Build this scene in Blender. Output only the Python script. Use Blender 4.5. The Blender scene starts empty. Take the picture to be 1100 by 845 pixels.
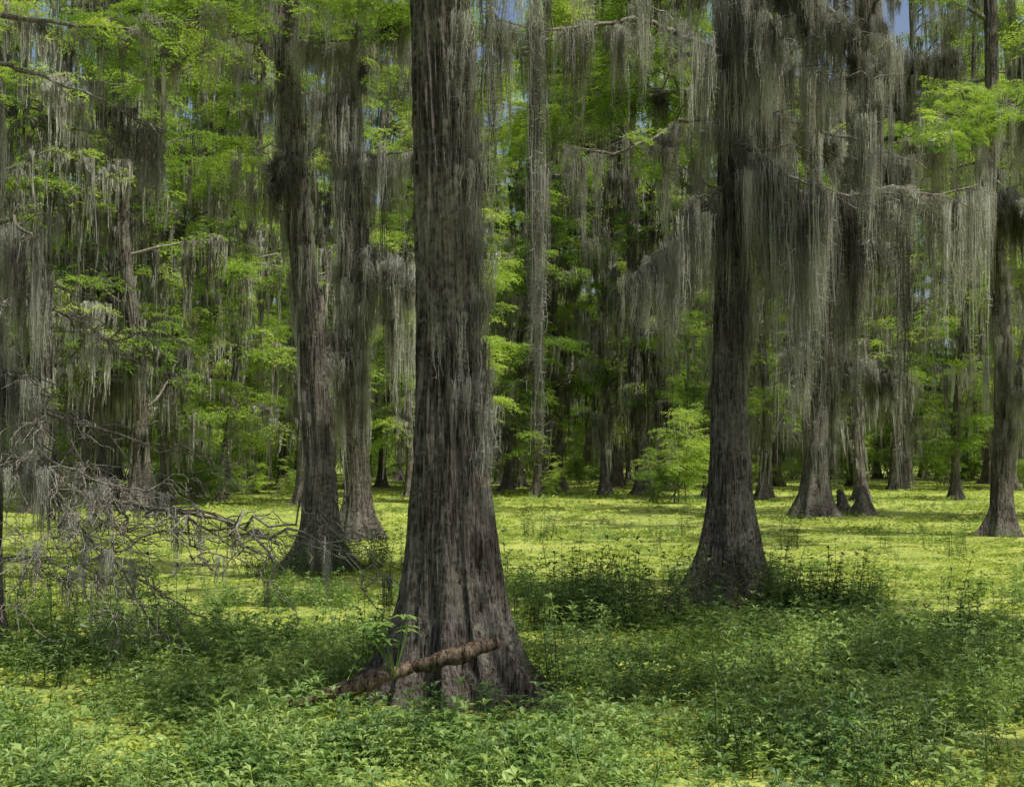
import bpy, numpy as np, math
from mathutils import Vector
rng=np.random.default_rng(11)
CAMH=2.0; F=1528.0; HY=490.0
def X(px,d): return (px-550.0)/F*d
def Z(py,d): return CAMH+(HY-py)/F*d
def P(px,py,d): return np.array([X(px,d),d,Z(py,d)])
scene=bpy.context.scene

# ---------------------------------------------------------------- materials
def newmat(name):
    m=bpy.data.materials.new(name); m.use_nodes=True
    nt=m.node_tree; nt.nodes.clear()
    out=nt.nodes.new('ShaderNodeOutputMaterial')
    return m,nt,out
def N(nt,t,**kw):
    n=nt.nodes.new(t)
    for k,v in kw.items(): setattr(n,k,v)
    return n
def ramp(nt,stops):
    r=N(nt,'ShaderNodeValToRGB'); e=r.color_ramp.elements
    while len(e)<len(stops): e.new(0.5)
    for i,(p,c) in enumerate(stops):
        e[i].position=p; e[i].color=(c[0],c[1],c[2],1)
    return r
def noise(nt,vec,scale,detail=4,rough=0.6):
    n=N(nt,'ShaderNodeTexNoise'); n.inputs['Scale'].default_value=scale
    n.inputs['Detail'].default_value=detail; n.inputs['Roughness'].default_value=rough
    if vec is not None: nt.links.new(vec,n.inputs['Vector'])
    return n
def leaf_mat(name,c1,c2,c3,trans=0.5,gloss=0.05,nscale=0.6,tint=(1.35,1.25,0.5)):
    m,nt,out=newmat(name); L=nt.links
    g=N(nt,'ShaderNodeNewGeometry'); oi=N(nt,'ShaderNodeObjectInfo')
    n=noise(nt,g.outputs['Position'],nscale,2,.75)
    a=N(nt,'ShaderNodeMath',operation='MULTIPLY_ADD'); L.new(oi.outputs['Random'],a.inputs[0]); a.inputs[1].default_value=0.4
    L.new(n.outputs['Fac'],a.inputs[2])
    c=N(nt,'ShaderNodeMath',operation='ADD'); L.new(a.outputs[0],c.inputs[0]); c.inputs[1].default_value=-0.2
    r=ramp(nt,[(0.25,c1),(0.5,c2),(0.75,c3)]); L.new(c.outputs[0],r.inputs[0])
    d=N(nt,'ShaderNodeBsdfDiffuse'); t=N(nt,'ShaderNodeBsdfTranslucent')
    L.new(r.outputs[0],d.inputs[0])
    tc=N(nt,'ShaderNodeMixRGB',blend_type='MULTIPLY'); tc.inputs[0].default_value=1; tc.inputs[2].default_value=(*tint,1)
    L.new(r.outputs[0],tc.inputs[1]); L.new(tc.outputs[0],t.inputs[0])
    m1=N(nt,'ShaderNodeMixShader'); m1.inputs[0].default_value=trans; L.new(d.outputs[0],m1.inputs[1]); L.new(t.outputs[0],m1.inputs[2])
    last=m1
    if gloss>0:
        gl=N(nt,'ShaderNodeBsdfGlossy'); gl.inputs['Roughness'].default_value=0.5; gl.inputs['Color'].default_value=(.8,.85,.8,1)
        m2=N(nt,'ShaderNodeMixShader'); m2.inputs[0].default_value=gloss; L.new(m1.outputs[0],m2.inputs[1]); L.new(gl.outputs[0],m2.inputs[2]); last=m2
    L.new(last.outputs[0],out.inputs[0]); return m
def bark_mat(name,dark,mid,light,bump=0.6,fine=38):
    m,nt,out=newmat(name); L=nt.links
    tc=N(nt,'ShaderNodeTexCoord')
    mp=N(nt,'ShaderNodeMapping'); mp.inputs['Scale'].default_value=(fine,fine,2.2); L.new(tc.outputs['Object'],mp.inputs[0])
    n=noise(nt,mp.outputs[0],1.0,5,0.7)
    mp2=N(nt,'ShaderNodeMapping'); mp2.inputs['Scale'].default_value=(fine*3,fine*3,14); L.new(tc.outputs['Object'],mp2.inputs[0])
    n2=noise(nt,mp2.outputs[0],1.0,3,0.6)
    n3=noise(nt,tc.outputs['Object'],1.3,3,0.6)
    n4=noise(nt,tc.outputs['Object'],16,4,0.7)
    r=ramp(nt,[(0.40,dark),(0.49,mid),(0.64,light)])
    a=N(nt,'ShaderNodeMath',operation='MULTIPLY_ADD'); L.new(n2.outputs['Fac'],a.inputs[0]); a.inputs[1].default_value=0.35
    L.new(n.outputs['Fac'],a.inputs[2])
    s=N(nt,'ShaderNodeMath',operation='SUBTRACT'); L.new(a.outputs[0],s.inputs[0]); s.inputs[1].default_value=0.17
    L.new(s.outputs[0],r.inputs[0])
    lr=ramp(nt,[(0.55,(0,0,0)),(0.66,(1,1,1))])
    mm=N(nt,'ShaderNodeMath',operation='MULTIPLY_ADD'); L.new(n4.outputs['Fac'],mm.inputs[0]); mm.inputs[1].default_value=0.6
    m5=N(nt,'ShaderNodeMath',operation='MULTIPLY'); L.new(n3.outputs['Fac'],m5.inputs[0]); m5.inputs[1].default_value=0.55
    L.new(m5.outputs[0],mm.inputs[2]); L.new(mm.outputs[0],lr.inputs[0])
    mx=N(nt,'ShaderNodeMixRGB'); mx.inputs[2].default_value=(light[0]*1.3,light[1]*1.42,light[2]*1.3,1)
    fm=N(nt,'ShaderNodeMath',operation='MULTIPLY'); fm.inputs[1].default_value=0.6; L.new(lr.outputs[0],fm.inputs[0])
    L.new(fm.outputs[0],mx.inputs[0]); L.new(r.outputs[0],mx.inputs[1])
    b=N(nt,'ShaderNodeBump'); b.inputs['Strength'].default_value=bump; b.inputs['Distance'].default_value=0.08
    L.new(a.outputs[0],b.inputs['Height'])
    p=N(nt,'ShaderNodeBsdfPrincipled'); p.inputs['Roughness'].default_value=0.9
    p.inputs['Specular IOR Level'].default_value=0.15
    L.new(mx.outputs[0],p.inputs['Base Color']); L.new(b.outputs[0],p.inputs['Normal']); L.new(p.outputs[0],out.inputs[0])
    return m
M_bark=bark_mat('cypress_bark',(0.017,0.013,0.010),(0.092,0.077,0.063),(0.225,0.20,0.173),1.0)
M_twig=bark_mat('twig_bark',(0.04,0.033,0.027),(0.12,0.102,0.085),(0.24,0.22,0.19),0.3)
M_log=bark_mat('driftwood',(0.035,0.022,0.015),(0.13,0.09,0.062),(0.27,0.21,0.145),0.9,20)
M_leaf=leaf_mat('cypress_leaf',(0.11,0.21,0.045),(0.25,0.39,0.08),(0.41,0.55,0.13),0.5,0.0,0.35,(1.25,1.15,.65))
M_herb=leaf_mat('herb_leaf',(0.075,0.145,0.04),(0.175,0.285,0.07),(0.33,0.45,0.13),0.42,0.03,0.8,(1.2,1.15,.65))
M_weed=leaf_mat('weed_leaf',(0.035,0.065,0.018),(0.075,0.13,0.035),(0.14,0.21,0.055),0.35,0.04,0.8)
M_float=leaf_mat('floating_leaf',(0.17,0.25,0.05),(0.34,0.42,0.09),(0.49,0.55,0.15),0.35,0.0,0.9,(1.1,1.1,.7))
M_moss=leaf_mat('spanish_moss',(0.10,0.096,0.076),(0.28,0.277,0.24),(0.54,0.54,0.48),0.38,0.0,0.7,(1.0,.98,.88))

m,nt,out=newmat('duckweed_water'); L=nt.links
g=N(nt,'ShaderNodeNewGeometry')
n1=noise(nt,g.outputs['Position'],0.3,5,0.7); n2=noise(nt,g.outputs['Position'],3.0,6,0.7); n3=noise(nt,g.outputs['Position'],34,3,0.7)
r1=ramp(nt,[(0.40,(0.11,0.17,0.03)),(0.5,(0.32,0.385,0.075)),(0.64,(0.49,0.52,0.13))])
ad=N(nt,'ShaderNodeMath',operation='MULTIPLY_ADD'); L.new(n2.outputs['Fac'],ad.inputs[0]); ad.inputs[1].default_value=0.5
ml=N(nt,'ShaderNodeMath',operation='MULTIPLY'); ml.inputs[1].default_value=0.55; L.new(n1.outputs['Fac'],ml.inputs[0]); L.new(ml.outputs[0],ad.inputs[2])
L.new(ad.outputs[0],r1.inputs[0])
r3=ramp(nt,[(0.36,(0,0,0)),(0.5,(1,1,1))]); L.new(n3.outputs['Fac'],r3.inputs[0])
mx=N(nt,'ShaderNodeMixRGB'); L.new(r3.outputs[0],mx.inputs[0]); mx.inputs[1].default_value=(0.07,0.095,0.022,1); L.new(r1.outputs[0],mx.inputs[2])
bp=N(nt,'ShaderNodeBump'); bp.inputs['Strength'].default_value=0.8; bp.inputs['Distance'].default_value=0.03; L.new(n3.outputs['Fac'],bp.inputs['Height'])
p=N(nt,'ShaderNodeBsdfPrincipled'); p.inputs['Roughness'].default_value=0.7; p.inputs['Specular IOR Level'].default_value=0.25
L.new(mx.outputs[0],p.inputs['Base Color']); L.new(bp.outputs[0],p.inputs['Normal']); L.new(p.outputs[0],out.inputs[0])
M_ground=m

# ---------------------------------------------------------------- geometry helpers
class Geo:
    def __init__(s): s.v=[];s.f=[];s.m=[];s.n=0
    def add(s,v,f,mat=0):
        v=np.asarray(v,dtype=np.float64).reshape(-1,3); f=np.asarray(f,dtype=np.int64).reshape(-1,4)
        s.v.append(v); s.f.append(f+s.n); s.m.append(np.full(len(f),mat,dtype=np.int32)); s.n+=len(v)
    def arr(s):
        return np.concatenate(s.v),np.concatenate(s.f),np.concatenate(s.m)
def to_mesh(name,geo,mats,smooth=False):
    v,f,mi=geo.arr() if isinstance(geo,Geo) else geo
    me=bpy.data.meshes.new(name)
    me.vertices.add(len(v)); me.vertices.foreach_set('co',v.astype(np.float32).ravel())
    me.loops.add(len(f)*4); me.loops.foreach_set('vertex_index',f.astype(np.int32).ravel())
    me.polygons.add(len(f)); me.polygons.foreach_set('loop_start',np.arange(0,len(f)*4,4,dtype=np.int32))
    me.polygons.foreach_set('material_index',mi.astype(np.int32))
    me.polygons.foreach_set('use_smooth',np.full(len(f),smooth,dtype=bool))
    for mm in mats: me.materials.append(mm)
    me.update(calc_edges=True)
    return me
def obj(name,data,parent=None,coll=None):
    o=bpy.data.objects.new(name,data); (coll or scene.collection).objects.link(o)
    if parent: o.parent=parent
    return o
def norm(a): return a/(np.linalg.norm(a,axis=-1,keepdims=True)+1e-9)
def tube(geo,path,rad,sides=6,mat=0):
    path=np.asarray(path,float); rad=np.asarray(rad,float); n=len(path)
    t=norm(np.gradient(path,axis=0))
    ref=np.array([0,0,1.0]) if abs(t[:,2]).mean()<0.8 else np.array([1.0,0,0])
    u=norm(np.cross(t,ref)); w=np.cross(t,u)
    a=np.linspace(0,2*np.pi,sides,endpoint=False)
    v=path[:,None]+rad[:,None,None]*(np.cos(a)[None,:,None]*u[:,None]+np.sin(a)[None,:,None]*w[:,None])
    i=np.arange(n-1)[:,None]*sides; j=np.arange(sides)[None]; j2=(j+1)%sides
    f=np.stack([i+j,i+j2,i+sides+j2,i+sides+j],-1).reshape(-1,4)
    geo.add(v.reshape(-1,3),f,mat)
def ribbons(path,side,w):
    n,k,_=path.shape
    v=np.stack([path-side*w[...,None]/2,path+side*w[...,None]/2],2).reshape(-1,3)
    i=(np.arange(n)[:,None]*k+np.arange(k-1)[None])*2
    f=np.stack([i,i+1,i+3,i+2],-1).reshape(-1,4)
    return v,f
def diamonds(p,d,s,l,w,droop=0.0):
    l=np.asarray(l)[:,None]; w=np.asarray(w)[:,None]
    dn=np.array([0,0,-1.0])
    v=np.stack([p,p+d*l*.42+s*w/2,p+d*l+dn*l*droop,p+d*l*.42-s*w/2],1).reshape(-1,3)
    f=np.arange(len(p)*4).reshape(-1,4)
    return v,f
def creased(p,d,s,l,w,droop=0.2):
    l=np.asarray(l)[:,None]; w=np.asarray(w)[:,None]; dn=np.array([0,0,-1.0])
    up=np.array([0,0,1.0])
    v=np.stack([p,p+d*l*.4+s*w/2+up*w*.22,p+d*l+dn*l*droop,p+d*l*.4,p+d*l*.4-s*w/2+up*w*.22],1).reshape(-1,3)
    b=np.arange(len(p))[:,None]*5
    f=np.concatenate([b+np.array([[0,3,2,1]]),b+np.array([[0,4,2,3]])])
    return v,f
TAB=rng.random((256,256))
def vn(x,y,o=0):
    x=np.asarray(x,float)+o*17.3; y=np.asarray(y,float)+o*9.1
    xi=np.floor(x).astype(int); yi=np.floor(y).astype(int); fx=x-xi; fy=y-yi
    fx=fx*fx*(3-2*fx); fy=fy*fy*(3-2*fy)
    a=TAB[xi%256,yi%256];b=TAB[(xi+1)%256,yi%256];c=TAB[xi%256,(yi+1)%256];d=TAB[(xi+1)%256,(yi+1)%256]
    return (a*(1-fx)+b*fx)*(1-fy)+(c*(1-fx)+d*fx)*fy
def pn(u,v,per,o=0):
    xi=np.floor(u).astype(int); fx=u-xi; fx=fx*fx*(3-2*fx)
    yi=np.floor(v).astype(int); fy=v-yi; fy=fy*fy*(3-2*fy); oo=o*31
    A=lambda i,j: TAB[((i%per)+oo)%256,(j+oo)%256]
    return (A(xi,yi)*(1-fx)+A(xi+1,yi)*fx)*(1-fy)+(A(xi,yi+1)*(1-fx)+A(xi+1,yi+1)*fx)*fy

# ---------------------------------------------------------------- small variants
def moss_variant(r,n=90,k=14,w=0.006,sig=0.09,hairs=1.0,wig=1.0):
    """one hanging tuft, unit length, dense at the top and running out into separate tails"""
    nb=max(2,n//11); bc=r.normal(size=(nb,2))*np.array([sig*1.4,sig*.8]); bl=np.clip(r.random(nb)**.8*.8+.3,0,1); bl[0]=1.0
    bi=r.integers(0,nb,n)
    off=r.normal(size=(n,2))*sig*.55
    Ln=np.clip(bl[bi]*(0.3+0.7*r.random(n)**.8),0.08,1.0)
    t=np.linspace(0,1,k)
    ph=r.random((n,2))*6.28; fr=r.uniform(2,6,(n,2)); amp=r.uniform(.003,.014,(n,2))*wig
    tl=(t[None]*Ln[:,None])[...,None]
    bph=r.random((nb,2))*6.28
    sway=np.sin(bph[bi][:,None]+tl*5)*.018*wig*tl
    xy=bc[bi][:,None]+off[:,None]*(1-.7*tl**.7)+sway+np.cumsum(r.normal(size=(n,k,2))*0.005,axis=1)*wig+amp[:,None]*np.sin(ph[:,None]+fr[:,None]*tl*6.28)*tl**.5
    z=-Ln[:,None]*t[None]+r.normal(size=(n,1))*0.03+r.normal(size=(n,k))*0.003
    path=np.concatenate([xy,z[...,None]],-1)
    a=r.random(n)[:,None]*6.28+np.cumsum(r.normal(size=(n,k))*0.6,axis=1)
    side=np.stack([np.cos(a),np.sin(a),np.zeros_like(a)],-1)
    ww=w*(1.15-0.75*t[None])*r.uniform(.7,1.4,(n,k))
    G=Geo(); v,f=ribbons(path,side,ww); G.add(v,f)
    if hairs>0:
        m_=int(n*k*hairs); si=r.integers(0,n,m_); ki=r.integers(0,k-1,m_); u=r.random(m_)[:,None]
        p0=path[si,ki]*(1-u)+path[si,ki+1]*u
        az=r.random(m_)*6.28; ln=r.uniform(.03,.075,m_)[:,None]
        d=np.stack([np.cos(az),np.sin(az),-r.uniform(-.15,.4,m_)],-1)*ln
        pp=np.stack([p0,p0+d],1)
        sd=np.stack([-np.sin(az),np.cos(az),r.normal(size=m_)*.5],-1); sd=norm(sd)[:,None].repeat(2,1)
        v,f=ribbons(pp,sd,np.full((m_,2),w*.7)*np.array([1,.4])); G.add(v,f)
    return G.arr()
def spray_variant(r,ns=3,size=0.45,nt_=9,nl=5,ll=0.055,lw=0.014,sp=.7):
    G=Geo()
    for q in range(ns):
        az=r.normal()*sp; tl=r.normal()*.22; L_=size*r.uniform(.7,1.2)
        k=nt_; t=np.linspace(0.1,1,k)
        ax=np.array([math.cos(az),math.sin(az),tl]); lat=np.array([-math.sin(az),math.cos(az),r.normal()*.2])
        o=r.normal(size=3)*np.array([.06,.08,.04])
        base=o+ax*t[:,None]*L_+np.array([0,0,-1])*(t[:,None]**2)*L_*.25
        sgn=np.where(np.arange(k)%2==0,1,-1)[:,None]
        td=norm(ax*.55+lat*sgn*1.0+r.normal(size=(k,3))*.15)
        tl_=(L_*.42*(1-0.55*t))*r.uniform(.7,1.2,k)
        tt=np.linspace(.08,1,nl)
        pb=base[:,None]+td[:,None]*tl_[:,None,None]*tt[None,:,None]+np.array([0,0,-1])*(tt[None,:,None]**2)*tl_[:,None,None]*.3
        for sg in (1,-1):
            nrm=np.array([0,0,1.0])+r.normal(size=(k,nl,3))*.45
            per=norm(np.cross(td[:,None],nrm))*sg
            d=norm(per+td[:,None]*.7+r.normal(size=(k,nl,3))*.15)
            s=norm(np.cross(d,nrm))
            M_=k*nl
            v,f=diamonds(pb.reshape(-1,3),d.reshape(-1,3),s.reshape(-1,3),ll*r.uniform(.7,1.2,M_),lw*r.uniform(.8,1.3,M_),.1)
            G.add(v,f)
    return G.arr()
def herb_variant(r,ns=9,rad=.22,h=(.07,.26),ll=.06,lw=.02,nodes=6,lean=.3):
    G=Geo()
    for q in range(ns):
        a=r.random()*6.28; rr=rad*math.sqrt(r.random()); H=r.uniform(*h)
        b=np.array([rr*math.cos(a),rr*math.sin(a),-.02]); ln=r.normal(size=2)*lean*H
        t=np.linspace(0,1,nodes); pth=b+np.stack([ln[0]*t**1.5,ln[1]*t**1.5,H*t],-1)
        tube(G,pth,np.linspace(.004,.0015,nodes)*(H/.3)**.3,3)
        az=r.random()*6.28
        P_=[];D=[];S=[];LL=[]
        for i in range(1,nodes):
            kk=2 if i<nodes-1 else 4
            for j in range(kk):
                aa=az+i*1.57+j*(6.28/kk)+r.normal()*.25; up=r.uniform(.1,.7)+(.5 if i==nodes-1 else 0)
                d=np.array([math.cos(aa),math.sin(aa),up]); d/=np.linalg.norm(d)
                P_.append(pth[i]);D.append(d);S.append(np.array([-math.sin(aa),math.cos(aa),r.normal()*.2]))
                LL.append(ll*r.uniform(.6,1.25)*(1.0-.35*abs(i/nodes-.55)))
        v,f=creased(np.array(P_),np.array(D),np.array(S),np.array(LL),np.array(LL)*lw/ll,.3); G.add(v,f)
    return G.arr()
def rosette_variant(r,n=22,rad=.28,ll=.05):
    az=r.random(n)*6.28; rr=rad*np.sqrt(r.random(n)); a2=r.random(n)*6.28
    G=Geo(); p0=np.stack([rr*np.cos(az),rr*np.sin(az),np.full(n,.0)],-1)
    for j in range(4):
        aa=a2+j*1.57+r.normal(size=n)*.3
        d=norm(np.stack([np.cos(aa),np.sin(aa),r.uniform(.15,1.2,n)],-1)); s=np.stack([-np.sin(aa),np.cos(aa),r.normal(size=n)*.3],-1)
        l=ll*r.uniform(.5,1.3,n)
        v,f=creased(p0,d,s,l,l*.5,.15); G.add(v,f)
    return G.arr()

def make_coll(name,variants,mats,objname):
    c=bpy.data.collections.new(name)
    for v in variants:
        o=bpy.data.objects.new(objname,to_mesh(objname,v,mats)); c.objects.link(o)
    return c
GN={}
def gn(coll):
    if coll.name in GN: return GN[coll.name]
    ng=bpy.data.node_groups.new('scatter_'+coll.name,'GeometryNodeTree')
    ng.interface.new_socket('Geometry',in_out='INPUT',socket_type='NodeSocketGeometry')
    ng.interface.new_socket('Geometry',in_out='OUTPUT',socket_type='NodeSocketGeometry')
    gi=ng.nodes.new('NodeGroupInput'); go=ng.nodes.new('NodeGroupOutput')
    ci=ng.nodes.new('GeometryNodeCollectionInfo'); ci.inputs['Collection'].default_value=coll
    ci.inputs['Separate Children'].default_value=True; ci.inputs['Reset Children'].default_value=True
    ip=ng.nodes.new('GeometryNodeInstanceOnPoints'); ip.inputs['Pick Instance'].default_value=True
    def na(nm,ty):
        n=ng.nodes.new('GeometryNodeInputNamedAttribute'); n.data_type=ty; n.inputs['Name'].default_value=nm
        return [o for o in n.outputs if o.enabled and o.name=='Attribute'][0]
    l=ng.links
    l.new(gi.outputs[0],ip.inputs['Points']); l.new(ci.outputs[0],ip.inputs['Instance'])
    l.new(na('idx','INT'),ip.inputs['Instance Index']); l.new(na('rot','FLOAT_VECTOR'),ip.inputs['Rotation']); l.new(na('scl','FLOAT_VECTOR'),ip.inputs['Scale'])
    l.new(ip.outputs[0],go.inputs[0]); GN[coll.name]=ng; return ng
def scatter(name,coll,pts,rots,scls,parent=None,seed=0):
    pts=np.asarray(pts,float).reshape(-1,3)
    if len(pts)==0: return None
    r=np.random.default_rng(seed+len(pts)); nv=len(coll.objects)
    me=bpy.data.meshes.new(name); me.vertices.add(len(pts)); me.vertices.foreach_set('co',pts.astype(np.float32).ravel())
    a=me.attributes.new('rot','FLOAT_VECTOR','POINT'); a.data.foreach_set('vector',np.asarray(rots,np.float32).ravel())
    a=me.attributes.new('scl','FLOAT_VECTOR','POINT'); a.data.foreach_set('vector',np.asarray(scls,np.float32).ravel())
    a=me.attributes.new('idx','INT','POINT'); a.data.foreach_set('value',r.integers(0,nv,len(pts)).astype(np.int32))
    o=obj(name,me,parent); md=o.modifiers.new('scatter','NODES'); md.node_group=gn(coll); return o
def bake(geo,variants,pts,az,scl,mat,r):
    pts=np.asarray(pts,float).reshape(-1,3); az=np.asarray(az,float); scl=np.asarray(scl,float)
    if scl.ndim==1: scl=scl[:,None].repeat(3,1)
    idx=r.integers(0,len(variants),len(pts))
    for q,(v,f,_) in enumerate(variants):
        s=np.where(idx==q)[0]
        if len(s)==0: continue
        vv=v[None]*scl[s][:,None]; c=np.cos(az[s])[:,None]; sn=np.sin(az[s])[:,None]
        o=np.stack([vv[...,0]*c-vv[...,1]*sn,vv[...,0]*sn+vv[...,1]*c,vv[...,2]],-1)+pts[s][:,None]
        ff=f[None]+(np.arange(len(s))*len(v))[:,None,None]
        geo.add(o.reshape(-1,3),ff.reshape(-1,4),mat)

C_moss=make_coll('spanish_moss_clumps',[moss_variant(rng,38+7*(i%4),9,.0085,.05+.02*(i%3),.75,1.3) for i in range(9)],[M_moss],'spanish_moss_clump')
C_wisp=make_coll('spanish_moss_wisps',[moss_variant(rng,9,14,.0065,.02,1.2,1.7) for i in range(6)],[M_moss],'spanish_moss_wisp')
C_spray=make_coll('cypress_sprays',[spray_variant(rng) for i in range(7)],[M_leaf],'cypress_spray')
C_herb=make_coll('herb_clumps',[herb_variant(rng,8,.22,(.05+.02*(i%3),.2+.05*(i%3)),.058+.012*(i%3),.024) for i in range(9)],[M_herb],'herb_clump')
C_weed=make_coll('weed_clumps',[herb_variant(rng,7,.2,(.35,.85),.10,.028,10,.15) for i in range(5)],[M_weed],'weed_clump')
C_float=make_coll('floating_leaf_patches',[rosette_variant(rng) for i in range(6)],[M_float],'floating_leaf_patch')
V_moss_far=[moss_variant(rng,15,5,.032,.075,0,1.5) for i in range(6)]
V_spray_far=[spray_variant(rng,3,.65,5,3,.12,.034,1.2) for i in range(6)]

# ---------------------------------------------------------------- trees
def limb_path(r,start,az,length,elev,n=9,wob=.12,droop=.25):
    t=np.linspace(0,1,n); d=np.array([math.cos(az),math.sin(az)])
    p=np.zeros((n,3)); w=np.cumsum(r.normal(size=(n,3))*wob*length/n,axis=0); w[0]=0
    p[:,:2]=start[:2]+d*t[:,None]*length*math.cos(elev)
    p[:,2]=start[2]+length*(math.sin(elev)*t-droop*t**2)
    return p+w
class Crown:
    def __init__(s): s.wood=Geo(); s.leaf=[]; s.moss=[]; s.wisp=[]
def dress(r,cr,path,length,r0,leaf=1.0,moss=1.0,ml=(.4,1.8),twigs=3.0,tlen=(.4,1.1),mw=(.8,1.6),wood_sides=5,mstart=.1,leafscale=(.7,1.3),wisp=.25):
    n=len(path); tube(cr.wood,path,np.linspace(r0,max(.006,r0*.2),n),wood_sides)
    tt=np.linspace(0,1,n)
    at=lambda t: np.array([np.interp(t,tt,path[:,i]) for i in range(3)])
    dirv=norm(path[-1]-path[0]); base=math.atan2(dirv[1],dirv[0])
    for i in range(int(length*twigs)+1):
        t=r.uniform(.18,1); p0=at(t); az=base+r.choice([-1,1])*r.uniform(.3,1.3); tl=r.uniform(*tlen)*(1.15-.5*t)
        tp=limb_path(r,p0,az,tl,r.uniform(-.35,.7),5,.25,.25); tube(cr.wood,tp,np.linspace(.3*r0*(1-.5*t)+.004,.003,5),3)
        if r.random()<leaf:
            for q in range(int(r.integers(2,5)*min(leaf,1.5))):
                u=r.uniform(.25,1); cr.leaf.append((tp[min(4,int(u*4.99))],az+r.normal()*.6,r.uniform(*leafscale)))
        if r.random()<moss*.4: cr.moss.append((tp[r.integers(1,5)],r.random()*6.28,r.uniform(*mw)*.7,r.uniform(*ml)*.6))
    nb=max(1,int(length*1.15*min(moss,4.6))) if moss>0 else 0
    per=max(1.0,moss)
    for i in range(nb):
        t=r.uniform(mstart,1); Lb=ml[0]+(ml[1]-ml[0])*r.random()**1.5
        for q in range(int(r.integers(1,4)*per**.5)):
            tq=min(1,max(0,t+r.normal()*.13/length))
            cr.moss.append((at(tq)+np.array([0,r.normal()*.08,-abs(r.normal())*.12]),r.random()*6.28,r.uniform(*mw),Lb*r.uniform(.45,1)))
        if r.random()<wisp: cr.wisp.append((at(t),r.random()*6.28,r.uniform(.8,1.4),Lb*r.uniform(1.1,1.4)))
def crown(r,cr,tp,z0,z1,nl,ll,leaf=1.0,moss=.6,ml=(.4,1.8),azr=None,ew=.35,shrink=.6,droop=.22,wob=.12,**kw):
    for i in range(nl):
        u=(i+r.random())/nl; z=z0+(z1-z0)*u; c=tp(z)
        az=r.random()*6.28 if azr is None else r.uniform(*azr)
        L_=ll*(1-shrink*u**1.5)*r.uniform(.5,1.2)
        p=limb_path(r,c,az,L_,ew*r.uniform(.0,1.6),9,wob,droop*r.uniform(.3,1.5))
        dress(r,cr,p,L_,.018+.012*L_,leaf,moss,ml,**kw)
def trunk_geo(geo,prof,seed,rings=120,sides=64,flute=.3,fh=2.0,nlob=7,bark=.012,base_z=-.25,mat=0,root=.35):
    r=np.random.default_rng(seed); prof=np.array(prof,float)
    zmax=prof[-1,0]; s=np.linspace(0,1,rings)**2.0; z=base_z+(zmax-base_z)*s
    itp=lambda c: np.interp(z,prof[:,0],prof[:,c])
    cx,cy,rad=itp(1),itp(2),itp(3)
    cx=cx+(vn(z*.55,z*0,seed)-.5)*rad[-len(z)//2]*.22*np.clip(z/2,0,1)
    th=np.linspace(0,2*np.pi,sides,endpoint=False)
    T,ZZ=np.meshgrid(th,z)
    lob=np.zeros_like(T)
    for i in range(nlob):
        a0=(i+r.uniform(-.35,.35))*2*np.pi/nlob; drift=r.normal()*.10; wd=r.uniform(.11,.26); h=r.uniform(.4,1.4)
        fade=np.exp(-np.clip(ZZ,0,None)/r.uniform(1.5,9))*.7+.3
        d=(T-a0-drift*ZZ+np.pi)%(2*np.pi)-np.pi
        lob+=h*np.exp(-(d/wd)**2)*fade
    lob-=lob.mean()
    zz=np.clip(ZZ,0,None)
    A=flute*np.exp(-zz/fh)+.11+root*np.exp(-zz/.3)
    R=rad[:,None]*(1+A*lob*.8)
    if bark>0:
        u=T/(2*np.pi); wv=.9*vn(ZZ*.6,T*0,3)
        b1=1-np.abs(pn(u*36+wv,ZZ*1.1,36,1)*2-1); b2=1-np.abs(pn(u*80+wv*2,ZZ*2.6,80,2)*2-1); b3=pn(u*14,ZZ*1.7,14,3)
        R=R+bark*(b1**1.6*1.6+b2*1.0+b3*1.5-1.6)
    v=np.stack([cx[:,None]+R*np.cos(T),cy[:,None]+R*np.sin(T),ZZ],-1)
    i=np.arange(rings-1)[:,None]*sides; j=np.arange(sides)[None]; j2=(j+1)%sides
    f=np.stack([i+j,i+j2,i+sides+j2,i+sides+j],-1).reshape(-1,4)
    geo.add(v.reshape(-1,3),f,mat)
    return (lambda q: np.array([np.interp(q,z,cx),np.interp(q,z,cy),q])),(lambda q: float(np.interp(q,z,rad)))
def prof_px(d,rows,top=(20,.05)):
    """rows of (image row, centre, half width) measured on the photo, converted to metres at distance d"""
    a=np.array(sorted([(Z(y,d),X(c,d),h/F*d) for y,c,h in rows]))
    zz=np.linspace(a[0,0],a[-1,0],80); out=[]
    cx=np.interp(zz,a[:,0],a[:,1]); hr=np.interp(zz,a[:,0],a[:,2])
    for _ in range(2):
        cx[1:-1]=(cx[:-2]+cx[1:-1]*2+cx[2:])/4; hr[1:-1]=(hr[:-2]+hr[1:-1]*2+hr[2:])/4
    out=[(z,x,d,h) for z,x,h in zip(zz,cx,hr)]
    out=[(-.3,out[0][1],d,out[0][3]*1.1)]+out
    l=out[-1]; dz=top[0]-l[0]
    if dz>0:
        out.append((l[0]+dz*.5,l[1]-.1,d,l[3]*.7)); out.append((top[0],l[1]-.1,d,top[1]))
    return out
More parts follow.
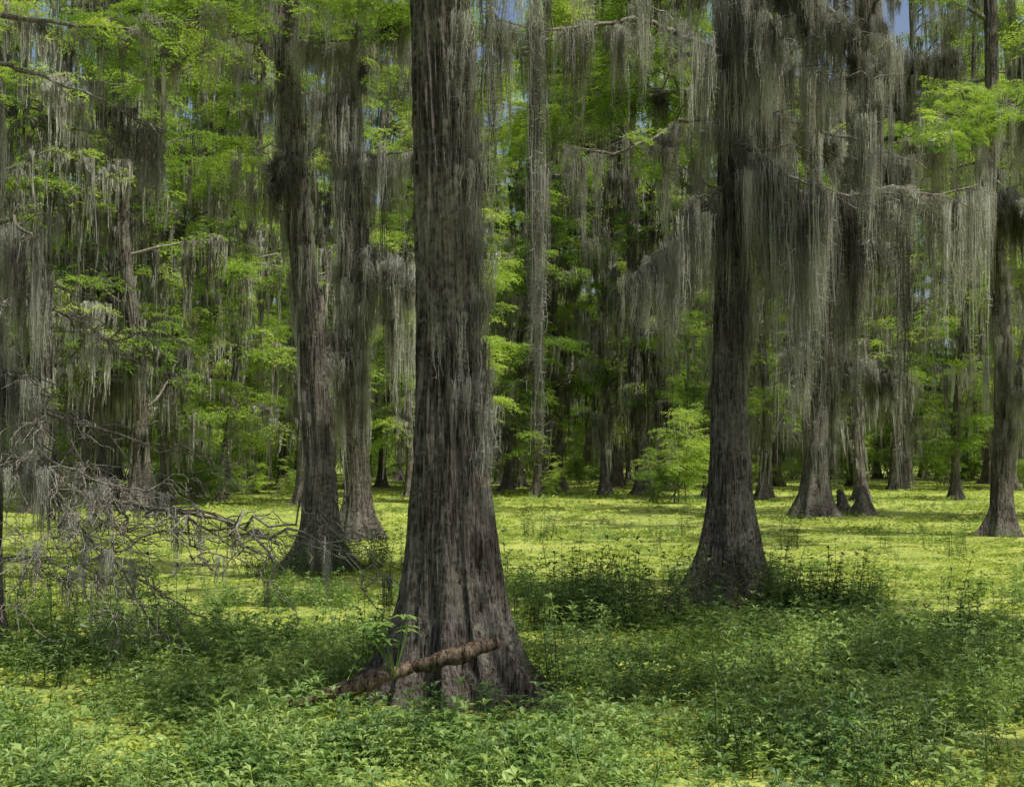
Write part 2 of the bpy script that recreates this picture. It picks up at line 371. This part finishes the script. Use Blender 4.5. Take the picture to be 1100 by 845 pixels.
def finish_tree(name,tg,cr,seed):
    e=bpy.data.objects.new(name,None); scene.collection.objects.link(e)
    obj('trunk',to_mesh('trunk',tg,[M_bark],True),e)
    if cr.wood.n: obj('limbs',to_mesh('limbs',cr.wood,[M_twig],True),e)
    if cr.leaf:
        a=cr.leaf; n=len(a); r=np.random.default_rng(seed)
        scatter('foliage',C_spray,[q[0] for q in a],np.stack([r.normal(size=n)*.3,r.normal(size=n)*.3,[q[1] for q in a]],-1),np.array([q[2] for q in a])[:,None].repeat(3,1),e,seed)
    for nm,c,a in (('spanish_moss',C_moss,cr.moss),('spanish_moss_wisps',C_wisp,cr.wisp)):
        if a:
            n=len(a); z=np.zeros(n)
            scatter(nm,c,[q[0] for q in a],np.stack([z,z,[q[1] for q in a]],-1),np.array([[q[2],q[2],q[3]] for q in a]),e,seed)
    return e
def plimb(r,cr,pts,r0,**kw):
    pts=np.array([P(*q) for q in pts]); m_=len(pts); t=np.linspace(0,1,m_*4)
    p=np.stack([np.interp(t,np.linspace(0,1,m_),pts[:,i]) for i in range(3)],-1)
    for _ in range(2): p[1:-1]=(p[:-2]+p[1:-1]*2+p[2:])/4
    L_=np.linalg.norm(np.diff(p,axis=0),axis=1).sum(); p[1:]+=r.normal(size=p[1:].shape)*.022
    dress(r,cr,p,L_,r0,**kw); return p
def trunk_moss(r,cr,tp,rr,z0,z1,n,ml,side=None,mw=(.5,1.1),out=1.0):
    for i in range(n):
        z=r.uniform(z0,z1); a=r.random()*6.28 if side is None else side+r.normal()*.5
        c=tp(z); q=rr(z)*out; cr.moss.append((c+np.array([math.cos(a)*q,math.sin(a)*q,0]),a+1.57,r.uniform(*mw),r.uniform(*ml)))
NM='bald_cypress_tree'
UP=dict(twigs=1.6,leafscale=(.9,1.6))
# A : large foreground cypress
r=np.random.default_rng(1); tg=Geo(); cr=Crown()
tp,rr=trunk_geo(tg,prof_px(12,[(745,500,82),(735,498,77),(720,494,69),(700,490,62),(650,487,53),(600,484,46),(550,483,41),(480,483,36),(400,483,32),(200,478,29),(0,470,26)],(22,.06)),5,600,480,.36,1.4,11,.02,root=.5)
crown(r,cr,tp,8.5,20,18,4.6,1.0,.5,(.5,2),**UP)
plimb(r,cr,[(470,-70,12),(520,-95,12.3),(572,-50,12.6),(600,-30,13)],.06,leaf=.0,moss=.3,ml=(.8,1.6),twigs=1)
for i in range(7): cr.wisp.append((P(r.uniform(570,586),r.uniform(-60,30),12.7+r.normal()*.12),r.random()*6,r.uniform(.7,1.3),r.uniform(2.5,5.2)))
for i in range(5): cr.moss.append((P(r.uniform(570,583),r.uniform(-20,260),12.7+r.normal()*.1),r.random()*6,r.uniform(.3,.5),r.uniform(1.3,2.4)))
for i in range(6): cr.wisp.append((P(r.uniform(574,583),r.uniform(200,330),12.7+r.normal()*.1),r.random()*6,r.uniform(.8,1.5),r.uniform(1.5,2.6)))
for i in range(5): cr.wisp.append((P(r.uniform(508,530),r.uniform(-60,0),12.4+r.normal()*.1),r.random()*6,r.uniform(.9,1.6),r.uniform(1.5,3.2)))
trunk_moss(r,cr,tp,rr,2.0,6.6,95,(.3,.9),-.1,(.4,.9),1.04)
finish_tree(NM,tg,cr,1)
# B : right cypress
r=np.random.default_rng(2); tg=Geo(); cr=Crown()
tp,rr=trunk_geo(tg,prof_px(19,[(652,773,52),(640,774,46),(615,777,36),(580,780,28),(540,781,22),(480,782,18),(400,783,15),(200,786,13),(0,787,12)],(22,.05)),8,440,300,.34,1.5,8,.015,root=.5)
crown(r,cr,tp,10,20,13,4.6,1.0,.5,(.5,2),**UP)
plimb(r,cr,[(787,-60,19),(830,-45,18.5),(880,-15,18),(915,25,17.6),(935,75,17.3),(940,120,17.2)],.07,leaf=0,moss=4.5,ml=(.4,2.0),twigs=6,mw=(.6,1.2))
plimb(r,cr,[(787,-20,19),(810,-5,18.4),(840,25,18),(858,70,17.8)],.05,leaf=0,moss=5,ml=(.8,2.4),twigs=5,mw=(.6,1.2))
plimb(r,cr,[(787,40,19),(815,60,19.2),(870,80,19.5),(930,70,20)],.05,leaf=0,moss=3.5,ml=(.6,2.2),twigs=4,mw=(.7,1.3))
plimb(r,cr,[(787,205,19),(830,198,18.8),(900,212,18.8),(960,200,19),(1010,208,19.3),(1070,190,19.6)],.05,leaf=0,moss=4.0,ml=(.4,3.8),twigs=2,mstart=.15,mw=(.7,1.6),wisp=.5)
plimb(r,cr,[(787,180,19),(840,250,20),(900,225,20.5),(985,285,21)],.04,leaf=0,moss=4.4,ml=(.5,3.2),twigs=2,mstart=.1,mw=(.7,1.6),wisp=.5)
plimb(r,cr,[(787,100,19),(850,130,19.6),(930,150,20.2),(1000,180,20.6)],.04,leaf=0,moss=3.4,ml=(.5,3.0),twigs=3,mstart=.1,mw=(.7,1.5),wisp=.4)
plimb(r,cr,[(785,60,19),(740,35,18.7),(690,15,18.3),(640,20,18),(590,30,17.5),(530,15,17)],.05,leaf=.4,moss=2.6,ml=(.4,3.0),twigs=3,mw=(.5,1.1))
plimb(r,cr,[(785,225,19),(750,235,18.6),(715,262,18.3),(690,285,18)],.04,leaf=0,moss=6,ml=(.9,2.8),twigs=1.5,mw=(.6,1.2))
plimb(r,cr,[(786,130,19),(745,120,18.6),(700,150,18.4),(660,165,18.2),(600,150,18)],.04,leaf=.3,moss=3.2,ml=(.4,2.8),twigs=2,mw=(.5,1.2))
plimb(r,cr,[(787,150,19),(820,165,18.5),(850,190,18.2),(885,200,18)],.05,leaf=0,moss=8,ml=(1.0,4.2),twigs=2,mstart=.05,mw=(.7,1.3),wisp=.6)
plimb(r,cr,[(786,200,19),(765,205,18.6),(740,215,18.3)],.04,leaf=0,moss=5,ml=(1.0,3.4),twigs=2,mstart=.3,mw=(.6,1.2),wisp=.5)
plimb(r,cr,[(786,95,19),(720,95,20),(640,110,21),(560,125,22)],.05,leaf=1.4,moss=.8,ml=(.5,1.8),twigs=8,tlen=(.6,1.4))
plimb(r,cr,[(786,45,19),(720,55,20.5),(660,60,22),(600,70,23)],.05,leaf=1.4,moss=.8,ml=(.5,1.8),twigs=7,tlen=(.6,1.4))
plimb(r,cr,[(786,-30,19),(720,-10,21),(640,10,23),(560,25,25)],.05,leaf=1.4,moss=1,ml=(.5,1.8),twigs=7,tlen=(.6,1.4))
for i in range(14): cr.wisp.append((P(r.choice([835,850,905,965,968,975]),r.uniform(190,260),18.6+r.normal()*.3),r.random()*6,r.uniform(1,2),r.uniform(3,4.8)))
trunk_moss(r,cr,tp,rr,5,8.3,45,(.6,1.8),None,(.5,1.1),1.0)
trunk_moss(r,cr,tp,rr,3.2,7,55,(.5,1.5),0.1,(.5,1),1.0)
finish_tree(NM,tg,cr,2)
# C : left leaning
r=np.random.default_rng(3); tg=Geo(); cr=Crown()
tp,rr=trunk_geo(tg,prof_px(25,[(613,347,34),(602,346,29),(585,345,23),(560,345,18),(500,344,14),(400,337,13),(200,317,12),(0,301,11)],(21,.05)),12,300,200,.3,1.2,8,.018)
crown(r,cr,tp,10,19,10,4.2,.8,.4,(.5,2),**UP)
plimb(r,cr,[(312,150,25),(295,170,24.6),(283,205,24.3)],.05,leaf=0,moss=5,ml=(.7,1.8),twigs=2)
plimb(r,cr,[(300,20,25),(260,30,24.5),(200,50,24),(150,60,23.5)],.05,leaf=1.3,moss=1.6,ml=(.5,2.4),twigs=6)
plimb(r,cr,[(303,-20,25),(250,-10,24.5),(180,0,24),(110,20,23.5)],.05,leaf=1.3,moss=1.6,ml=(.5,2.4),twigs=6)
plimb(r,cr,[(305,60,25),(330,40,24.5),(380,40,24),(430,20,23)],.05,leaf=.7,moss=2,ml=(.5,2.2),twigs=5)
plimb(r,cr,[(303,-10,25),(350,-10,24),(400,10,23),(445,5,22)],.05,leaf=1.2,moss=1,ml=(.5,1.6),twigs=6)
trunk_moss(r,cr,tp,rr,2,10,80,(.4,1.3),None,(.4,.9),1.0)
finish_tree(NM,tg,cr,3)
# D : behind C
r=np.random.default_rng(4); tg=Geo(); cr=Crown()
tp,rr=trunk_geo(tg,prof_px(34,[(581,387,29),(570,387,23),(555,386,17),(530,385,13),(480,382,11),(300,377,11),(0,368,10)],(23,.05)),15,200,120,.25,1.4,7,.02)
crown(r,cr,tp,11,21,10,4.6,.8,.8,(.6,2.4),**UP)
plimb(r,cr,[(374,170,34),(410,165,33.6),(450,156,33)],.06,leaf=0,moss=5,ml=(1,4.5),twigs=2,mw=(1,1.9))
plimb(r,cr,[(377,265,34),(410,275,33.6),(440,300,33)],.06,leaf=0,moss=5,ml=(1,4.5),twigs=2,mw=(1,1.9))
plimb(r,cr,[(370,60,34),(400,40,33.6),(445,30,33)],.06,leaf=.4,moss=3,ml=(1,4),twigs=2,mw=(1,1.9))
plimb(r,cr,[(370,80,34),(330,100,33.6),(290,90,33)],.06,leaf=.6,moss=3,ml=(1,4),twigs=3,mw=(1,1.8))
plimb(r,cr,[(378,350,34),(355,370,33.6),(340,390,33)],.05,leaf=0,moss=4,ml=(1,3),twigs=3,mw=(1,1.6))
trunk_moss(r,cr,tp,rr,3,13,120,(.8,2.6),None,(.8,1.6),1.15)
finish_tree(NM,tg,cr,4)
# E : right rear, moss laden and leaning
r=np.random.default_rng(5); tg=Geo(); cr=Crown()
tp,rr=trunk_geo(tg,prof_px(46,[(557,875,28),(545,874,22),(530,874,16),(500,876,12),(450,880,11),(300,905,11),(200,942,14),(100,955,15),(0,935,13)],(24,.05)),18,200,110,.25,1.8,7,.02)
crown(r,cr,tp,16,23,8,5,1.0,.8,(.8,2.6),**UP)
trunk_moss(r,cr,tp,rr,2,17,120,(.8,2.6),None,(.9,1.8),1.1)
trunk_moss(r,cr,tp,rr,10,15.5,120,(.8,2.4),None,(1.4,2.4),2.0)
plimb(r,cr,[(942,190,46),(985,150,45),(1020,150,44)],.1,leaf=0,moss=6,ml=(1,3),twigs=3,mw=(1.4,2.4))
plimb(r,cr,[(942,100,46),(985,60,45),(1030,50,44)],.1,leaf=.5,moss=4,ml=(1,3),twigs=3,mw=(1.4,2.4))
plimb(r,cr,[(910,290,46),(870,330,45),(850,400,44)],.07,leaf=0,moss=5,ml=(1,3.5),twigs=3,mw=(1.2,2))
plimb(r,cr,[(890,380,46),(930,390,45.5),(975,410,45)],.06,leaf=.3,moss=4,ml=(.8,3),twigs=3,mw=(1.2,2))
finish_tree(NM,tg,cr,5)
# F : right edge, forked
r=np.random.default_rng(6); tg=Geo(); cr=Crown()
tp,rr=trunk_geo(tg,prof_px(36,[(576,1075,22),(565,1075,18),(550,1075,13),(520,1075,10),(400,1078,8),(200,1072,7),(0,1070,6)],(22,.05)),21,200,90,.25,1.2,6,.02)
crown(r,cr,tp,9,21,14,4.6,1.1,.8,(.6,2.6),**UP)
plimb(r,cr,[(1075,480,36),(1088,440,35.7),(1098,390,35.4),(1110,330,35),(1120,220,35)],.14,leaf=.3,moss=2,ml=(.6,1.8),twigs=2)
plimb(r,cr,[(1072,200,36),(1040,215,35),(1000,230,34)],.06,leaf=.5,moss=5,ml=(.8,3.8),twigs=3,mw=(1,1.9))
plimb(r,cr,[(1072,190,36),(1100,215,35),(1130,230,34)],.06,leaf=.5,moss=5,ml=(.8,3.8),twigs=3,mw=(1,1.9))
plimb(r,cr,[(1072,150,36),(1040,140,33),(1000,150,31),(970,140,30)],.07,leaf=1.2,moss=.8,ml=(.8,2),twigs=5,tlen=(.7,1.6))
plimb(r,cr,[(1072,100,36),(1090,110,32),(1110,120,29)],.07,leaf=1.2,moss=.8,ml=(.8,2),twigs=5,tlen=(.7,1.6))
trunk_moss(r,cr,tp,rr,3,11,60,(.6,1.8),None,(.6,1.3),1.1)
finish_tree(NM,tg,cr,6)
# I : left edge, mossy with dead twiggy limbs
def dead(r,cr,path,r0,lvl=2,dens=3.8,moss=.07):
    n=len(path); tube(cr.wood,path,np.linspace(r0,max(.0045,r0*.25),n),5)
    L_=np.linalg.norm(np.diff(path,axis=0),axis=1).sum(); dv=norm(path[-1]-path[0]); base=math.atan2(dv[1],dv[0])
    for i in range(int(L_*2.2)+1):
        if r.random()<moss: cr.moss.append((path[r.integers(0,n)],r.random()*6,r.uniform(.25,.5),r.uniform(.2,.7)))
    if lvl==0: return
    for i in range(int(L_*dens)+2):
        t=r.uniform(.1,1); p0=path[int(t*(n-1))]; az=base+r.choice([-1,1])*r.uniform(.2,.9)
        pl=limb_path(r,p0,az,L_*r.uniform(.15,.4),r.uniform(-.6,.35),9,.55,.3); dead(r,cr,pl,r0*.45,lvl-1,dens,moss)
r=np.random.default_rng(27); tg=Geo(); cr=Crown()
tp,rr=trunk_geo(tg,prof_px(15,[(694,-22,30),(660,-20,24),(600,-16,17),(500,-12,14),(300,-18,13),(0,-25,12)],(19,.05)),24,260,160,.25,1.0,7,.012)
crown(r,cr,tp,8.5,18,10,4.2,.8,.4,(.5,2),**UP)
def dpath(pts,r,k=5):
    pts=np.array([P(*q) for q in pts]); t=np.linspace(0,1,len(pts)*k)
    p=np.stack([np.interp(t,np.linspace(0,1,len(pts)),pts[:,i]) for i in range(3)],-1)
    for _ in range(2): p[1:-1]=(p[:-2]+p[1:-1]*2+p[2:])/4
    p[1:]+=r.normal(size=p[1:].shape)*.012; return p
dead(r,cr,dpath([(-15,500,15),(60,522,14.3),(150,543,13.6),(235,555,13),(290,580,12.8)],r),.034)
dead(r,cr,dpath([(-15,470,15),(30,500,14.6),(80,560,14),(130,610,13.6),(225,665,13.4)],r),.024)
dead(r,cr,dpath([(-15,400,15),(40,440,14.4),(110,462,14),(195,485,13.7)],r),.026)
dead(r,cr,dpath([(-15,285,15),(30,320,14.5),(85,345,14.2),(160,405,14)],r),.024)
dead(r,cr,dpath([(-15,600,15),(50,600,14),(120,630,13.5)],r),.016)
dead(r,cr,dpath([(-15,430,15),(50,490,14),(110,520,13.5),(180,530,13.2)],r),.020)
plimb(r,cr,[(-20,60,15),(40,78,15),(110,105,15),(175,140,15)],.03,leaf=.1,moss=1,ml=(.4,1.2),twigs=2)
plimb(r,cr,[(-20,10,15),(100,25,15),(200,20,15),(290,-10,15)],.03,leaf=.8,moss=1,ml=(.4,1.3),twigs=3)
plimb(r,cr,[(-15,240,15),(10,235,14.6),(35,255,14.2),(50,300,14)],.03,leaf=0,moss=4,ml=(.8,2.2),twigs=2,mw=(.5,.9))
plimb(r,cr,[(-15,400,15),(15,400,14.6),(45,420,14.2)],.03,leaf=0,moss=4,ml=(.8,2),twigs=2,mw=(.5,.9))
plimb(r,cr,[(-15,480,15),(15,490,14.6),(50,500,14.2)],.03,leaf=0,moss=3,ml=(.5,1.2),twigs=2,mw=(.5,.8))
trunk_moss(r,cr,tp,rr,1.8,6.5,50,(.6,1.6),None,(.5,.9),1.1)
finish_tree(NM,tg,cr,27)
# trees standing outside the frame on the sunny side: their crowns shade the clearing
for k,(x,y,lo,nl,ll,sd) in enumerate([(9.8,12.8,8,25,4.4,31),(7.0,7.6,8,18,3.8,34)]):
    r=np.random.default_rng(sd); tg=Geo(); cr=Crown()
    tp,rr=trunk_geo(tg,[(-.3,x,y,.7),(0,x,y,.6),(.6,x,y,.42),(2,x,y,.3),(8,x,y,.24),(21,x+.2,y,.05)],sd,120,70,.25,1.2,7,.014)
    crown(r,cr,tp,lo,19.5,nl,ll,1.1,.6,(.5,2),**UP)
    finish_tree(NM,tg,cr,sd)

# ---------------------------------------------------------------- tree templates (mid distance & far)
def template(seed,H,z0,nl,ll,leaf,moss,r0):
    r=np.random.default_rng(seed); tg=Geo(); cr=Crown(); lx=r.normal()*1.4; ly=r.normal()*.8; bx=r.normal()*.6
    tp,rr=trunk_geo(tg,[(-.3,0,0,r0*2.9),(0,0,0,r0*2.6),(.35,0,0,r0*2.0),(.9,0,0,r0*1.55),(2,0,0,r0*1.2),(5,lx*.2,ly*.3,r0),(9,lx*.3+bx,ly*.5,r0*.9),(H*.6,lx,ly,r0*.7),(H,lx*1.2,ly,.04)],seed,60,28,.25,1.4,7,.02)
    crown(r,cr,tp,z0,H*.98,nl,ll,leaf,moss,(.6,3.6),ew=.6,droop=.2,wob=.3,shrink=.4,wood_sides=4,twigs=1.9,tlen=(.5,1.5),leafscale=(.8,1.6),mw=(1.0,2.3),wisp=0)
    trunk_moss(r,cr,tp,rr,2.0,H*.7,60,(.6,2.4),None,(.8,1.7),1.15)
    G=Geo(); v,f,_=tg.arr(); G.add(v,f,0); v,f,_=cr.wood.arr(); G.add(v,f,1)
    a=cr.leaf; bake(G,V_spray_far,[q[0] for q in a],[q[1] for q in a],[q[2] for q in a],2,r)
    a=cr.moss; bake(G,V_moss_far,[q[0] for q in a],[q[1] for q in a],[[q[2],q[2],q[3]] for q in a],3,r)
    me=to_mesh('bald_cypress',G,[M_bark,M_twig,M_leaf,M_moss]); return me
T=[template(101,30,2.6,36,4.0,.95,1.1,.19),template(102,32,3.0,34,4.4,.85,1.6,.22),template(103,28,2.2,37,3.8,1.25,.8,.15),
   template(104,31,2.6,33,4.2,.6,2.2,.20),template(105,29,2.2,37,4.0,1.25,1.1,.16)]
mid=[(150,52,1),(118,62,3),(178,58,0),(215,72,2),(40,50,3),(60,66,4),(240,64,4),(270,76,2),(440,70,4),(545,80,3),(600,76,2),(650,74,3),
     (715,78,2),(820,66,1),(925,62,3),(1025,66,2),(1130,48,0),(500,62,2),(325,56,4),(-60,42,1),(-170,38,0),(1240,44,1),
     (575,70,4),(690,72,1),(760,68,4),(90,74,0)]
r=np.random.default_rng(50)
for (px,d,t) in mid:
    o=obj(NM,T[t]); o.location=(X(px,d),d,0); o.rotation_euler=(r.normal()*.045,r.normal()*.045,r.random()*6.28); s=r.uniform(.8,1.1); o.scale=(s,s,s)
C_far=bpy.data.collections.new('distant_bald_cypress')
for t in T: C_far.objects.link(bpy.data.objects.new('distant_bald_cypress',t))
pts=[]
tries=0
while len(pts)<160 and tries<20000:
    tries+=1
    y=80+90*r.random()**1.1; x=r.uniform(-.48,.48)*y
    if all((x-q[0])**2+(y-q[1])**2>4.6**2 for q in pts): pts.append((x,y,0))
pts=np.array(pts); n=len(pts)
scatter('distant_trees',C_far,pts,np.stack([r.normal(size=n)*.05,r.normal(size=n)*.05,r.random(n)*6.28],-1),r.uniform(.85,1.3,n)[:,None].repeat(3,1))

# understory shrubs
def shrub(seed,H):
    r=np.random.default_rng(seed); cr=Crown()
    for i in range(5):
        az=r.random()*6.28; L_=H*r.uniform(.6,1); p=limb_path(r,np.array([r.normal()*.2,r.normal()*.2,0]),az,L_,r.uniform(.9,1.45),8,.15,.2)
        dress(r,cr,p,L_,.025,.8,.15,(.3,1.0),twigs=3,tlen=(.4,1.3),leafscale=(.6,1.1),wisp=0)
    G=Geo(); v,f,_=cr.wood.arr(); G.add(v,f,0); a=cr.leaf
    bake(G,V_spray_far,[q[0] for q in a],[q[1] for q in a],[q[2] for q in a],1,r)
    return to_mesh('shrub',G,[M_twig,M_leaf])
C_sh=bpy.data.collections.new('shrubs')
for s in range(5): C_sh.objects.link(bpy.data.objects.new('shrub',shrub(200+s,2.4+.8*s)))
pts=[]
for i in range(60):
    y=r.uniform(84,118); pts.append((r.uniform(-.5,.5)*y,y,0))
for i in range(210):
    y=r.uniform(122,172); pts.append((r.uniform(-.48,.48)*y,y,0))
for px,d,k in [(225,62,4),(190,66,2),(735,60,3),(600,70,1),(255,70,3)]:
    for j in range(k): pts.append((X(px,d)+r.normal()*1.2,d+r.normal()*1.5,0))
pts=np.array(pts); n=len(pts); sc=r.uniform(.4,1.1,n)*np.where(pts[:,1]>118,2.2,1)
scatter('understory_shrubs',C_sh,pts,np.stack([np.zeros(n),np.zeros(n),r.random(n)*6.28],-1),sc[:,None].repeat(3,1))

# ---------------------------------------------------------------- ground
g1=np.concatenate([np.linspace(-400,-40,30),np.linspace(-38,38,240),np.linspace(40,400,30)])
g2=np.concatenate([np.linspace(-40,5,20),np.linspace(5.3,60,240),np.linspace(61,130,50),np.linspace(135,600,30)])
XX,YY=np.meshgrid(g1,g2); H=(vn(XX*.35,YY*.35)-.5)*.06+(vn(XX*1.7,YY*1.7,2)-.5)*.05
G=Geo(); nx=len(g1); i=np.arange(len(g2)-1)[:,None]*nx; j=np.arange(nx-1)[None]
G.add(np.stack([XX,YY,H],-1).reshape(-1,3),np.stack([i+j,i+j+1,i+nx+j+1,i+nx+j],-1).reshape(-1,4))
obj('ground',to_mesh('ground',G,[M_ground],True))
def gz(x,y): return (vn(x*.35,y*.35)-.5)*.06+(vn(x*1.7,y*1.7,2)-.5)*.05
trunks=[(X(497,12),12,.85),(X(774,19),19,.6),(X(347,25),25,.45)]
def field(n,y0,y1,dens,pw=1.0):
    y=y0+(y1-y0)*r.random(n)**pw; x=r.uniform(-.46,.46,n)*y; k=r.random(n)<dens(x,y)
    for a,b,c in trunks: k&=((x-a)**2+(y-b)**2)>c*c
    x=x[k];y=y[k]; return np.stack([x,y,gz(x,y)],-1)
def put(name,coll,pts,s0,s1,tilt=.1,zs=1.0):
    n=len(pts); s=r.uniform(s0,s1,n)
    scatter(name,coll,pts,np.stack([r.normal(size=n)*tilt,r.normal(size=n)*tilt,r.random(n)*6.28],-1),np.stack([s,s,s*zs*r.uniform(.7,1.2,n)],-1))
near=lambda x,y: np.clip(1.15-(y-10)/9.0+(vn(x*.6,y*.6,5)-.5)*1.8,0.02,1)*(.12+.88*(vn(x*1.1,y*1.1,6)>.42))
put('herbs',C_herb,field(7200,7.0,24,near,.9),.55,1.5)
put('herbs',C_herb,field(4600,22,80,lambda x,y: np.clip((vn(x*.25,y*.18,7)-.4)*2.2,.08,1),.8),.6,1.5,.1,.8)
put('floating_plants',C_float,field(6500,8,40,lambda x,y: .2+.8*(vn(x*.7,y*.7,8)>.42),.9),.6,1.5)
put('floating_plants',C_float,field(5000,35,110,lambda x,y: .25+.75*(vn(x*.3,y*.3,9)>.45),.9),1.3,2.6)
pts=[]
for px,d,sx,sy,k in [(600,17.2,.8,.4,26),(655,17.0,.25,.25,18),(560,16.5,.4,.4,10),(860,18.4,.5,.3,26),(830,18.7,.25,.3,12),(725,18.0,.25,.2,7),(690,17.4,.4,.3,8),(310,24,.5,.5,12),(395,25,.5,.4,20),(950,9.2,.25,.4,3),(1085,9.3,.2,.3,1),(770,9.0,.3,.2,1),(20,19,1,1,8),(385,12.3,.25,.3,6),(600,12.0,.15,.2,3),(900,30,3,1,8),(640,35,4,1,6),(450,15,2,1,6),(1000,14,1,1,5),(150,13,1,.8,5)]:
    for j in range(k): pts.append((X(px,d)+r.normal()*sx,d+r.normal()*sy,0))
put('tall_weeds',C_weed,np.array(pts),.65,1.25,.08)

# fallen wood at the foot of the large tree
G=Geo()
def stick(pts,rads,sides=14):
    pts=np.array([P(*q) for q in pts]); t=np.linspace(0,1,40); m_=len(pts)
    p=np.stack([np.interp(t,np.linspace(0,1,m_),pts[:,i]) for i in range(3)],-1)
    for _ in range(3): p[1:-1]=(p[:-2]+p[1:-1]*2+p[2:])/4
    rd=np.interp(t,np.linspace(0,1,len(rads)),rads)*(1+.04*np.sin(t*13)+.03*np.sin(t*41)); rd[0]*=.3; rd[-1]*=.4
    p[:,2]+=.01*np.sin(t*19); tube(G,p,rd,sides)
stick([(445,716,11.1),(470,708,11.0),(505,698,10.95),(537,686,11.0)],[.045,.065,.065,.04])
stick([(300,757,11.3),(345,747,11.2),(400,728,11.15),(446,712,11.2)],[.03,.05,.075,.045])
obj('fallen_log',to_mesh('fallen_log',G,[M_log],True))
G=Geo(); rs=np.random.default_rng(77)
for b in range(14):
    c=P(rs.uniform(395,450),rs.uniform(655,695),11.0+rs.normal()*.08); k=5
    az=rs.random()*6.28+np.arange(k)*1.256; d=norm(np.stack([np.cos(az),np.sin(az),np.full(k,.25)],-1)); s=np.stack([-np.sin(az),np.cos(az),np.zeros(k)],-1)
    v,f=creased(np.repeat(c[None],k,0),d,s,np.full(k,.11),np.full(k,.045),.3); G.add(v,f)
    st=P(425,725,11.1); t=np.linspace(0,1,5)[:,None]; tube(G,st*(1-t)+c*t,np.full(5,.004),3)
obj('climbing_vine',to_mesh('climbing_vine',G,[M_herb]))
for px,d,h,w in [(927,48,1.0,.5),(905,50,.8,.35)]:
    G=Geo(); trunk_geo(G,[(-.2,X(px,d),d,w),(0,X(px,d),d,w*.9),(h*.5,X(px,d),d,w*.5),(h,X(px,d)-.1,d,w*.3),(h+.05,X(px,d)-.1,d,.02)],int(px),40,40,.3,.6,6,.015)
    obj('cypress_stump',to_mesh('cypress_stump',G,[M_bark],True))

# ---------------------------------------------------------------- light
sv=Vector((0.50,-0.33,1.0)).normalized()
el=math.asin(sv.z); az=math.atan2(sv.x,sv.y)
w=bpy.data.worlds.new('World'); scene.world=w; w.use_nodes=True; nt=w.node_tree
bg=nt.nodes['Background']; sk=nt.nodes.new('ShaderNodeTexSky'); sk.sky_type='NISHITA'; sk.sun_disc=False
sk.sun_elevation=el; sk.sun_rotation=az; sk.air_density=0.8; sk.dust_density=4.0; sk.ozone_density=0.6
nt.links.new(sk.outputs[0],bg.inputs[0]); bg.inputs[1].default_value=0.14
s=bpy.data.lights.new('sun','SUN'); s.energy=5.0; s.angle=math.radians(.5); s.color=(1,.955,.87)
so=bpy.data.objects.new('sun',s); scene.collection.objects.link(so); so.rotation_euler=(-sv).to_track_quat('-Z','Y').to_euler(); so.location=(20,5,40)

cam=bpy.data.cameras.new('camera'); cam.lens=50.0; cam.sensor_width=36; cam.clip_end=2000; cam.clip_start=.1
co=bpy.data.objects.new('camera',cam); scene.collection.objects.link(co); co.location=(0,0,CAMH)
co.rotation_euler=(math.radians(90)+math.atan((HY-422.5)/F),0,0); scene.camera=co
scene.view_settings.view_transform='Standard'; scene.view_settings.look='None'; scene.view_settings.exposure=0
